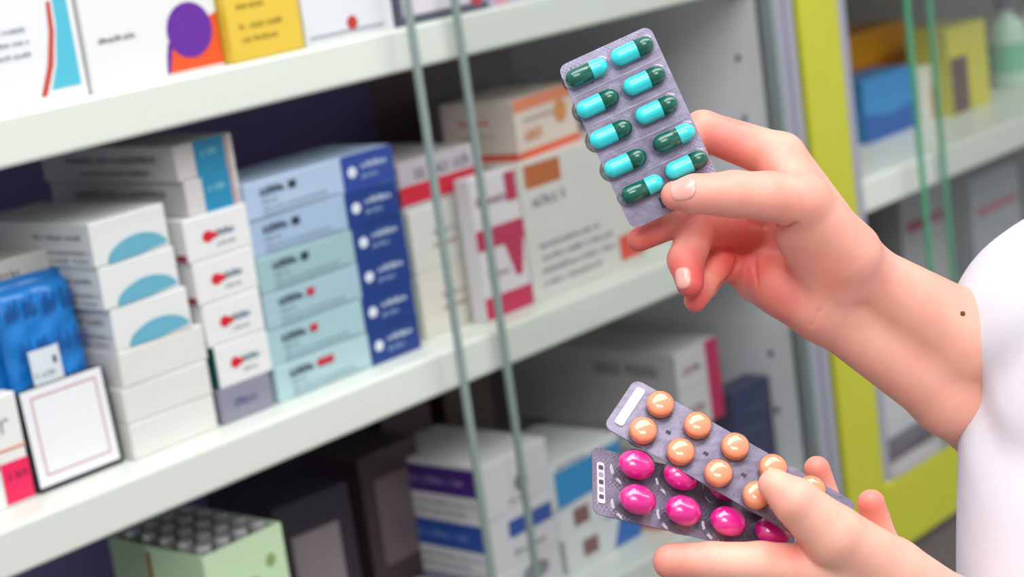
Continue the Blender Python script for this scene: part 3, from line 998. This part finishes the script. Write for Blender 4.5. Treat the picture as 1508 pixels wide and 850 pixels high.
# --- pink pills
d0 = 0.872
sp = d0 / FPX
a3 = 67.6 * CR - 17.9 * CU - 19.5 * TV
b3 = -0.8 * CR - 46.6 * CU + 40 * TV
O = at(929.5, 695.2, d0)
pink = frame_empty('blister_pack', O, a3, -b3, 'blister pack of large magenta oval pills below the peach tablets', 'blister pack')
la, lb = np.linalg.norm(a3) * sp, np.linalg.norm(b3) * sp
sheet(pink, -0.86 * la, 3.65 * la, -1.44 * lb, 0.47 * lb, 0.0035, m=M_FOIL2)
vs, fs = [], []
RX, RY, RZ = 0.0088, 0.0072, 0.0056
for j in range(13):
    t = math.pi * j / 12
    for i in range(24):
        p = 2 * math.pi * i / 24
        vs.append((RX * math.sin(t) * math.cos(p), RY * math.sin(t) * math.sin(p), RZ * math.cos(t)))
for j in range(12):
    for i in range(24):
        fs.append((j * 24 + i, (j + 1) * 24 + i, (j + 1) * 24 + (i + 1) % 24, j * 24 + (i + 1) % 24))
pill_me = data_mesh('pill', vs, fs, mat('ee1490', 0.25, grain=0.02, coat=0.4))
pdome = dome_mesh(0.0014, RY + 0.0008, 0.0118, 0.0014)
for i in range(4):
    for j in range(2):
        share('pill', pill_me, pink, (i * la, -j * lb, 0.0060))
        share('bubble', pdome, pink, (i * la, -j * lb, 0))
strip = sheet(pink, -0.76 * la, -0.60 * la, -1.12 * lb, 0.05 * lb, 0.001, 'embossed_strip', 0.0, 0.0004, mat('cfc8d8', 0.3, 0.4))
for k in range(5):
    y = -1.0 * lb + 0.21 * lb * k
    sheet(pink, -0.73 * la, -0.63 * la, y, y + 0.12 * lb, 0.0004, 'embossed_code', 0.0004, 0.0006, mat('3c3648' if k % 2 == 0 else '8a8496', 0.5))

# ------------------------------------------------------------------ bodies from blended rounded limbs
def smin(a, b, k):
    h = np.clip(0.5 + 0.5 * (b - a) / k, 0, 1)
    return b + (a - b) * h - k * h * (1 - h)


class Field:
    """distance field on a grid in an orthonormal frame, millimetres"""

    def __init__(self, org, axes, lo, hi, step):
        self.org, self.axes = np.array(org), np.array(axes)     # rows are axes
        self.lo, self.step = np.array(lo, float), step
        self.n = np.ceil((np.array(hi) - np.array(lo)) / step).astype(int) + 1
        self.g = [np.float32(self.lo[i] + step * np.arange(self.n[i])) for i in range(3)]

    def loc(self, w):
        return self.axes @ (np.asarray(w) - self.org) * 1000.0

    def new(self):
        return np.full(self.n, 60.0, np.float32)

    def cone(self, D, a, b, ra, rb, k=0.0, margin=14.0):
        a, b = np.asarray(a, np.float32), np.asarray(b, np.float32)
        R_ = max(ra, rb) + margin
        s = []
        for i in range(3):
            l, h = min(a[i], b[i]) - R_, max(a[i], b[i]) + R_
            i0 = int(np.clip((l - self.lo[i]) // self.step, 0, self.n[i]))
            i1 = int(np.clip((h - self.lo[i]) // self.step + 2, 0, self.n[i]))
            if i1 <= i0:
                return
            s.append(slice(i0, i1))
        X = self.g[0][s[0]][:, None, None] - a[0]
        Y = self.g[1][s[1]][None, :, None] - a[1]
        Z_ = self.g[2][s[2]][None, None, :] - a[2]
        v = b - a
        vv = float(v @ v) + 1e-6
        t = np.clip((X * v[0] + Y * v[1] + Z_ * v[2]) / vv, 0, 1)
        d = np.sqrt((X - t * v[0]) ** 2 + (Y - t * v[1]) ** 2 + (Z_ - t * v[2]) ** 2) - (ra + (rb - ra) * t)
        s = tuple(s)
        D[s] = np.minimum(D[s], d) if k <= 0 else smin(D[s], d, k)

    def carve(self, D, a, b, r_, k):
        lo_ = np.minimum(a, b) - 8
        hi_ = np.maximum(a, b) + 8
        i0 = np.clip(((lo_ - self.lo) // self.step).astype(int), 0, self.n)
        i1 = np.clip(((hi_ - self.lo) // self.step).astype(int) + 1, 0, self.n)
        s = tuple(slice(i0[i], i1[i]) for i in range(3))
        X = self.g[0][s[0]][:, None, None] - a[0]
        Y = self.g[1][s[1]][None, :, None] - a[1]
        Z_ = self.g[2][s[2]][None, None, :] - a[2]
        v = b - a
        t = np.clip((X * v[0] + Y * v[1] + Z_ * v[2]) / (float(v @ v) + 1e-6), 0, 1)
        d = np.sqrt((X - t * v[0]) ** 2 + (Y - t * v[1]) ** 2 + (Z_ - t * v[2]) ** 2) - r_
        D[s] = -smin(-D[s], d, k)

    def mesh(self, D, smooth=2):
        s = D < 0
        c = np.zeros(tuple(self.n - 1), np.int8)
        for i in (0, 1):
            for j in (0, 1):
                for k in (0, 1):
                    c += s[i:self.n[0] - 1 + i, j:self.n[1] - 1 + j, k:self.n[2] - 1 + k]
        act = (c > 0) & (c < 8)
        idx = np.full(act.shape, -1, np.int64)
        I = np.argwhere(act)
        idx[act] = np.arange(len(I))
        acc = np.zeros((len(I), 3))
        cnt = np.zeros(len(I))
        for axs in range(3):
            oth = [q for q in range(3) if q != axs]
            for u in (0, 1):
                for v in (0, 1):
                    o0 = np.zeros(3, int)
                    o0[oth[0]], o0[oth[1]] = u, v
                    o1 = o0.copy()
                    o1[axs] = 1
                    p0, p1 = I + o0, I + o1
                    d0_ = D[p0[:, 0], p0[:, 1], p0[:, 2]]
                    d1_ = D[p1[:, 0], p1[:, 1], p1[:, 2]]
                    m = (d0_ < 0) != (d1_ < 0)
                    t = d0_[m] / (d0_[m] - d1_[m])
                    acc[m] += p0[m] + t[:, None] * (o1 - o0)
                    cnt[m] += 1
        V = acc / cnt[:, None]
        quads = []
        for axs in range(3):
            oth = [q for q in range(3) if q != axs]
            sl0 = [slice(None)] * 3
            sl1 = [slice(None)] * 3
            sl0[axs], sl1[axs] = slice(0, -1), slice(1, None)
            ch = s[tuple(sl0)] != s[tuple(sl1)]
            E_ = np.argwhere(ch)
            E_ = E_[(E_[:, oth[0]] > 0) & (E_[:, oth[1]] > 0) & (E_[:, oth[0]] < self.n[oth[0]] - 1) & (E_[:, oth[1]] < self.n[oth[1]] - 1)]
            ins = s[E_[:, 0], E_[:, 1], E_[:, 2]]
            q = []
            for du, dv in ((-1, -1), (0, -1), (0, 0), (-1, 0)):
                P = E_.copy()
                P[:, oth[0]] += du
                P[:, oth[1]] += dv
                q.append(idx[P[:, 0], P[:, 1], P[:, 2]])
            q = np.stack(q, 1)
            fl_ = ins if axs != 1 else ~ins
            q[~fl_] = q[~fl_][:, ::-1]
            quads.append(q)
        Q = np.concatenate(quads)
        Q = Q[(Q >= 0).all(1)]
        e0 = np.concatenate([Q[:, i] for i in range(4)])
        e1 = np.concatenate([Q[:, (i + 1) % 4] for i in range(4)])
        deg = np.bincount(e0, minlength=len(V)) + np.bincount(e1, minlength=len(V))
        for it in range(smooth * 2):
            nv = np.stack([np.bincount(e0, V[e1, q], len(V)) + np.bincount(e1, V[e0, q], len(V)) for q in range(3)], 1) / np.maximum(deg, 1)[:, None]
            V = V + (0.5 if it % 2 == 0 else -0.45) * (nv - V)
        L = self.lo + V * self.step
        Wd = self.org + (L / 1000.0) @ self.axes
        return L, Wd, Q


CAMAX = np.array([CR, CU, TV])


def joints(F, pts):
    return [(F.loc(at(x, y, d)), r_ * d / 2.8) for x, y, d, r_ in pts]


def chain(F, D, pts, k=0.0):
    J = joints(F, pts)
    for (a, ra), (b, rb) in zip(J[:-1], J[1:]):
        F.cone(D, a, b, ra, rb, k)


def limb_mesh(F, palm, fingers, carves, kpalm=7.0, kf=2.4):
    P = F.new()
    for seg in palm:
        chain(F, P, seg, kpalm)
    out = P.copy()
    for f_ in fingers:
        N = F.new()
        chain(F, N, f_, 2.0)
        out = np.minimum(out, smin(P, N, kf))
    for pts, r_, k in carves:             # creases: pixel polylines dropped on the surface facing the camera
        S_ = [surf(F, out, x, y) for x, y in pts]
        S_ = [q for q in S_ if q is not None]
        for a, b in zip(S_[:-1], S_[1:]):
            F.carve(out, a, b, r_, k)
    F.last = out
    return F.mesh(out, 2)


def surf(F, D, x, y):
    for d in np.arange(0.82, 1.0, 0.0004):
        q = F.loc(at(x, y, d))
        i = np.rint((q - F.lo) / F.step).astype(int)
        if (i < 0).any() or (i >= F.n).any():
            continue
        if D[i[0], i[1], i[2]] < 0:
            return q
    return None


def flush_of(F, L, base, pts):
    f_ = np.full(len(L), base)
    for x, y, d, rad, val in pts:
        q = F.loc(at(x, y, d))
        dd = np.linalg.norm(L - q, axis=1)
        f_ = np.maximum(f_, base + (val - base) * np.exp(-(dd / rad) ** 2))
    return f_


# right hand (palm towards the viewer) and forearm
FR = Field(at(1240, 400, 0.92), CAMAX, (-115, -125, -150), (150, 85, 50), 1.0)
palm_r = [
    [(1150, 232, 0.922, 37), (1262, 395, 0.922, 45)],
    [(1148, 280, 0.936, 36), (1250, 410, 0.930, 42)],
    [(1140, 335, 0.944, 34), (1235, 435, 0.934, 40)],
    [(1120, 404, 0.945, 44), (1215, 458, 0.933, 44)],
    [(1150, 425, 0.930, 40), (1205, 453, 0.924, 44)],
    [(1178, 293, 0.893, 39), (1245, 375, 0.910, 54)],
    [(1185, 340, 0.908, 46), (1225, 410, 0.918, 48)],
    [(1150, 250, 0.915, 30), (1190, 300, 0.903, 34)],
    [(1266, 398, 0.922, 44), (1420, 500, 0.945, 70), (1660, 670, 1.04, 110)],
    [(1216, 458, 0.930, 44), (1405, 580, 0.955, 62), (1640, 720, 1.04, 110)],
]
fing_r = [
    [(995, 288, 0.8905, 22), (1022, 286, 0.889, 29), (1080, 286, 0.887, 34.5), (1130, 289, 0.888, 36), (1185, 297, 0.893, 42)],
    [(1150, 232, 0.922, 36), (1035, 192, 0.922, 29), (985, 232, 0.914, 25), (980, 280, 0.9085, 21)],
    [(1148, 282, 0.936, 34), (1045, 300, 0.935, 28), (992, 327, 0.925, 24), (941, 353, 0.918, 18)],
    [(1140, 338, 0.948, 33), (1028, 338, 0.929, 29), (1010, 383, 0.909, 27), (1016, 417, 0.902, 21)],
    [(1118, 400, 0.950, 32), (1060, 388, 0.936, 24), (1038, 418, 0.922, 21), (1024, 443, 0.914, 17)],
]
carve_r = [([(1105, 329), (1125, 333), (1150, 333), (1172, 329)], 0.7, 2.0),
           ([(1093, 362), (1088, 383), (1074, 409), (1057, 426)], 0.9, 2.4),
           ([(1112, 372), (1112, 395), (1116, 420)], 0.3, 2.0),
           ([(1195, 480), (1205, 460), (1225, 440)], 0.2, 1.8)]
L, Wr, Qr = limb_mesh(FR, palm_r, fing_r, carve_r)
fl_r = flush_of(FR, L, 0.14, [(1110, 270, 0.90, 45, 0.38), (1050, 285, 0.89, 30, 0.36), (1180, 380, 0.91, 40, 0.36), (990, 288, 0.89, 14, 0.55), (1015, 420, 0.9, 22, 1.0), (1022, 445, 0.905, 16, 1.0), (941, 353, 0.918, 20, 0.9), (1085, 370, 0.93, 28, 1.0),
                              (1030, 340, 0.92, 18, 0.7), (1140, 430, 0.925, 26, 0.75), (1060, 210, 0.92, 22, 0.7), (1120, 235, 0.9, 16, 0.7), (1200, 400, 0.9, 25, 0.45)])
# left hand around the two packs
FL = Field(at(1240, 820, 0.87), CAMAX, (-100, -130, -45), (140, 60, 60), 1.2)
palm_l = [
    [(1250, 845, 0.862, 46), (1390, 925, 0.885, 66)],
    [(1265, 850, 0.882, 40), (1395, 930, 0.890, 64)],
    [(1320, 850, 0.890, 40), (1405, 935, 0.890, 62)],
    [(1310, 848, 0.866, 58), (1395, 920, 0.880, 70)],
    [(1215, 800, 0.858, 40), (1240, 835, 0.860, 46)],
    [(1395, 925, 0.885, 70), (1660, 1180, 0.88, 100)],
]
fing_l = [
    [(1141, 715, 0.850, 25), (1172, 739, 0.846, 35), (1228, 790, 0.851, 47), (1310, 850, 0.866, 58)],
    [(988, 827, 0.862, 27), (1050, 829, 0.860, 30.5), (1120, 832, 0.858, 34), (1250, 850, 0.862, 46)],
    [(1265, 850, 0.886, 36), (1225, 775, 0.894, 26), (1203, 691, 0.886, 19.5)],
    [(1320, 850, 0.892, 36), (1298, 800, 0.897, 25), (1283, 741, 0.888, 20.5)],
]
L, Wl, Ql = limb_mesh(FL, palm_l, fing_l, [])
fl_l = flush_of(FL, L, 0.08, [(1203, 691, 0.88, 10, 0.75), (1283, 741, 0.885, 10, 0.75), (988, 827, 0.86, 18, 0.55), (1141, 745, 0.85, 14, 0.35), (1165, 800, 0.85, 10, 0.6)])

# torso, head and legs of the person (outside the picture), in the person's own frame
PF, PL = -r0, -fh          # facing, left
q = at(1440, 550, 0.95)
org = q + r0 * 0.205
org[2] = 0.0
FB = Field(org, np.array([PF, PL, up]), (-180, -320, -5), (260, 320, 1720), 8.0)
sh_r, sh_l = (0, -185, 1340), (0, 185, 1340)
el_r, el_l = FB.loc(at(1650, 695, 1.04)), FB.loc(at(1660, 1180, 0.88))
D = FB.new()
for l in (-80, 0, 80):
    FB.cone(D, (0, l, 900), (5, l, 1280), 88, 92, 20, 30)
FB.cone(D, sh_r, sh_l, 48, 48, 25, 30)
FB.cone(D, (0, 0, 1330), (10, 0, 1450), 50, 48, 20, 30)
FB.cone(D, sh_r, el_r, 46, 38, 15, 30)
FB.cone(D, sh_l, el_l, 46, 34, 15, 30)
for s_ in (-1, 1):
    FB.cone(D, (0, s_ * 85, 880), (8, s_ * 85, 480), 78, 52, 20, 30)
    FB.cone(D, (8, s_ * 85, 480), (-5, s_ * 88, 80), 50, 36, 15, 30)
    FB.cone(D, (-15, s_ * 88, 42), (130, s_ * 100, 34), 34, 26, 15, 30)
FB.cone(D, (15, 0, 1500), (25, 0, 1590), 68, 82, 25, 30)
FB.cone(D, (55, 0, 1490), (60, 0, 1500), 42, 42, 20, 30)
FB.cone(D, (98, 0, 1560), (116, 0, 1533), 8, 12, 12, 30)
for s_ in (-1, 1):
    FB.cone(D, (12, s_ * 84, 1560), (8, s_ * 90, 1525), 12, 9, 6, 30)
_, Wb, Qb = FB.mesh(D, 2)

person = empty('person', tuple(org))
tag(person, 'person in a white coat holding up a capsule pack and two more packs', 'person')
V = np.concatenate([Wr, Wl, Wb]) - org
Q = np.concatenate([Qr, Ql + len(Wr), Qb + len(Wr) + len(Wl)])
M_SKIN = skin_material()
me = bpy.data.meshes.new('body')
me.from_pydata(V.tolist(), [], Q.tolist())
me.materials.append(M_SKIN)
me.polygons.foreach_set('use_smooth', np.ones(len(me.polygons), bool))
att = me.attributes.new('flush', 'FLOAT', 'POINT')
att.data.foreach_set('value', np.concatenate([fl_r, fl_l, np.full(len(Wb), 0.2)]).astype(np.float32))
body = bpy.data.objects.new('body', me)
COL.objects.link(body)
body.parent = person


from mathutils.bvhtree import BVHTree
BVH = BVHTree.FromPolygons((np.concatenate([Wr, Wl])).tolist(), np.concatenate([Qr, Ql + len(Wr)]).tolist())


def nail(center, tdir, ndir, length, width, rc, m, name='fingernail', label='glossy pale pink fingernail', lift=0.0004):
    t = tdir / np.linalg.norm(tdir)
    n = ndir - t * (ndir @ t)
    n /= np.linalg.norm(n)
    s_ = np.cross(n, t)
    vs, fs = [], []
    NR, NA = 6, 28
    for top in (1, 0):
        for r_ in range(NR + 1):
            for i in range(NA):
                a = 2 * math.pi * i / NA
                c, s2 = math.cos(a), math.sin(a)
                e = 2 / 2.8
                x = math.copysign(abs(c) ** e, c) * length / 2 * r_ / NR
                y = math.copysign(abs(s2) ** e, s2) * width / 2 * r_ / NR
                p0 = center + t * x + s_ * y + n * 0.012
                hit = BVH.ray_cast(Vector(p0), Vector(-n), 0.03)[0]
                hit = np.array(hit) if hit is not None else center + t * x + s_ * y
                vs.append(hit + n * ((lift * (1.0 if r_ < NR else 0.4)) if top else -0.0008) - org)
    nn = (NR + 1) * NA
    for b_ in (0, nn):
        for r_ in range(NR):
            for i in range(NA):
                f_ = [b_ + r_ * NA + i, b_ + (r_ + 1) * NA + i, b_ + (r_ + 1) * NA + (i + 1) % NA, b_ + r_ * NA + (i + 1) % NA]
                fs.append(f_ if b_ == 0 else f_[::-1])
    for i in range(NA):
        a, b = NR * NA + i, NR * NA + (i + 1) % NA
        fs.append([a, a + nn, b + nn, b])
    o = mesh_obj(name, vs, fs, m, body, True)
    o['label'] = label
    return o


M_NAIL = mat('e9a89c', 0.25, grain=0.02, coat=0.3)


def surface_nail(p_axis, tdir, ndir, radius, *a):
    n = ndir / np.linalg.norm(ndir)
    return nail(p_axis + n * (radius - 0.0002), tdir, n, *a)


nd = TV + 0.25 * CU
surface_nail(at(1004, 284, 0.890), -CR, nd, 25 * 0.89 / 2800, 0.0118, 0.0120, 0.0085, M_NAIL)
nd = TV * 0.9 - CR * 0.45 - CU * 0.1
surface_nail(at(1015, 408, 0.9055), CR * 0.16 - CU + TV * 0.1, nd, 22.5 * 0.905 / 2800, 0.0105, 0.0085, 0.0066, M_NAIL)
p = FR.axes.T @ (surf(FR, FR.last, 1418, 462) / 1000.0) + FR.org if surf(FR, FR.last, 1418, 462) is not None else at(1418, 462, 0.93)
nail(p, -CR, TV, 0.0026, 0.0024, 0.0085, mat('6a3428', 0.6), 'mole', 'small brown mole on the forearm', 0.0002)

# clothes
FC = Field(org, np.array([PF, PL, up]), (-220, -330, 640), (240, 330, 1460), 5.0)
D = FC.new()
for l in (-85, 0, 85):
    FC.cone(D, (-10, l, 690), (0, l, 1270), 128, 106, 40, 60)
FC.cone(D, sh_r, sh_l, 64, 64, 35, 60)
FC.cone(D, sh_r, FC.loc(at(1650, 690, 1.04)), 64, 54, 25, 60)
FC.cone(D, sh_l, (np.array(sh_l) * 0.06 + FC.loc(at(1660, 1180, 0.88)) * 0.94), 64, 50, 25, 60)
# the sleeve that hangs in front of the forearm
for a, b in (((1576, 492, 0.95, 164), (1584, 930, 0.925, 170)), ((1576, 492, 0.95, 164), (1880, 260, 1.0, 190))):
    FC.cone(D, FC.loc(at(*a[:3])), FC.loc(at(*b[:3])), a[3] * a[2] / 2.8, b[3] * b[2] / 2.8, 20, 60)
gx, gy, gz = np.meshgrid(*FC.g, indexing='ij')
rid = lambda t, w=0.3: np.exp(-(np.sin(t) / w) ** 2)
wob = 1.6 * np.sin(gy * 0.017 + gz * 0.006) + 1.1 * np.sin(gx * 0.013 - gz * 0.011 + 1.0)
m1 = 0.5 + 0.5 * np.sin(gz * 0.013 + gy * 0.009 + 0.6 * wob)
m2 = 0.5 + 0.5 * np.sin(gx * 0.019 - gz * 0.010 + gy * 0.012 + 2.0)
fold = 9.0 * m1 * rid(gx * 0.014 + gz * 0.016 + gy * 0.007 + 0.7 * wob, 0.25) \
    + 7.0 * m2 * rid(gx * 0.028 + gz * 0.008 - gy * 0.013 + 0.9 * wob, 0.3) + 0.5 * np.sin(gz * 0.07 + gx * 0.05 + wob)
D += fold.astype(np.float32)
del gx, gy, gz, m1, m2, wob
_, Wc, Qc = FC.mesh(D, 2)
coat = mesh_obj('coat', (Wc - org).tolist(), Qc.tolist(), mat('d6d4dd', 0.8, grain=0.02, scale=200, bump=0.1), person, True)
coat['label'] = 'white cotton work coat'
FT = Field(org, np.array([PF, PL, up]), (-180, -260, 40), (180, 260, 960), 9.0)
D = FT.new()
for s_ in (-1, 1):
    FT.cone(D, (0, s_ * 85, 900), (8, s_ * 85, 480), 94, 72, 25, 40)
    FT.cone(D, (8, s_ * 85, 480), (-5, s_ * 88, 110), 70, 60, 15, 40)
_, Wt, Qt = FT.mesh(D, 2)
mesh_obj('trousers', (Wt - org).tolist(), Qt.tolist(), mat('3a3f4c', 0.8), person, True)
FS = Field(org, np.array([PF, PL, up]), (-90, -200, 0), (220, 200, 150), 5.0)
for s_ in (-1, 1):
    D = FS.new()
    FS.cone(D, (-20, s_ * 88, 46), (135, s_ * 102, 38), 46, 37, 15, 30)
    FS.cone(D, (-10, s_ * 88, 50), (-8, s_ * 88, 95), 46, 48, 15, 30)
    _, Wt, Qt = FS.mesh(D, 2)
    mesh_obj('shoe', (Wt - org).tolist(), Qt.tolist(), mat('dcdcdc', 0.6), person, True)
FH = Field(org, np.array([PF, PL, up]), (-170, -150, 1380), (150, 150, 1720), 6.0)
D = FH.new()
FH.cone(D, (5, 0, 1520), (12, 0, 1596), 84, 92, 20, 40)
FH.cone(D, (-55, 0, 1540), (-75, 0, 1430), 60, 34, 25, 40)
N = FH.new()
FH.cone(N, (105, 0, 1480), (112, 0, 1575), 62, 62, 0, 60)
D = np.maximum(D, -N)
_, Wt, Qt = FH.mesh(D, 2)
mesh_obj('hair', (Wt - org).tolist(), Qt.tolist(), mat('2a1d18', 0.45, grain=0.2, scale=150), person, True)
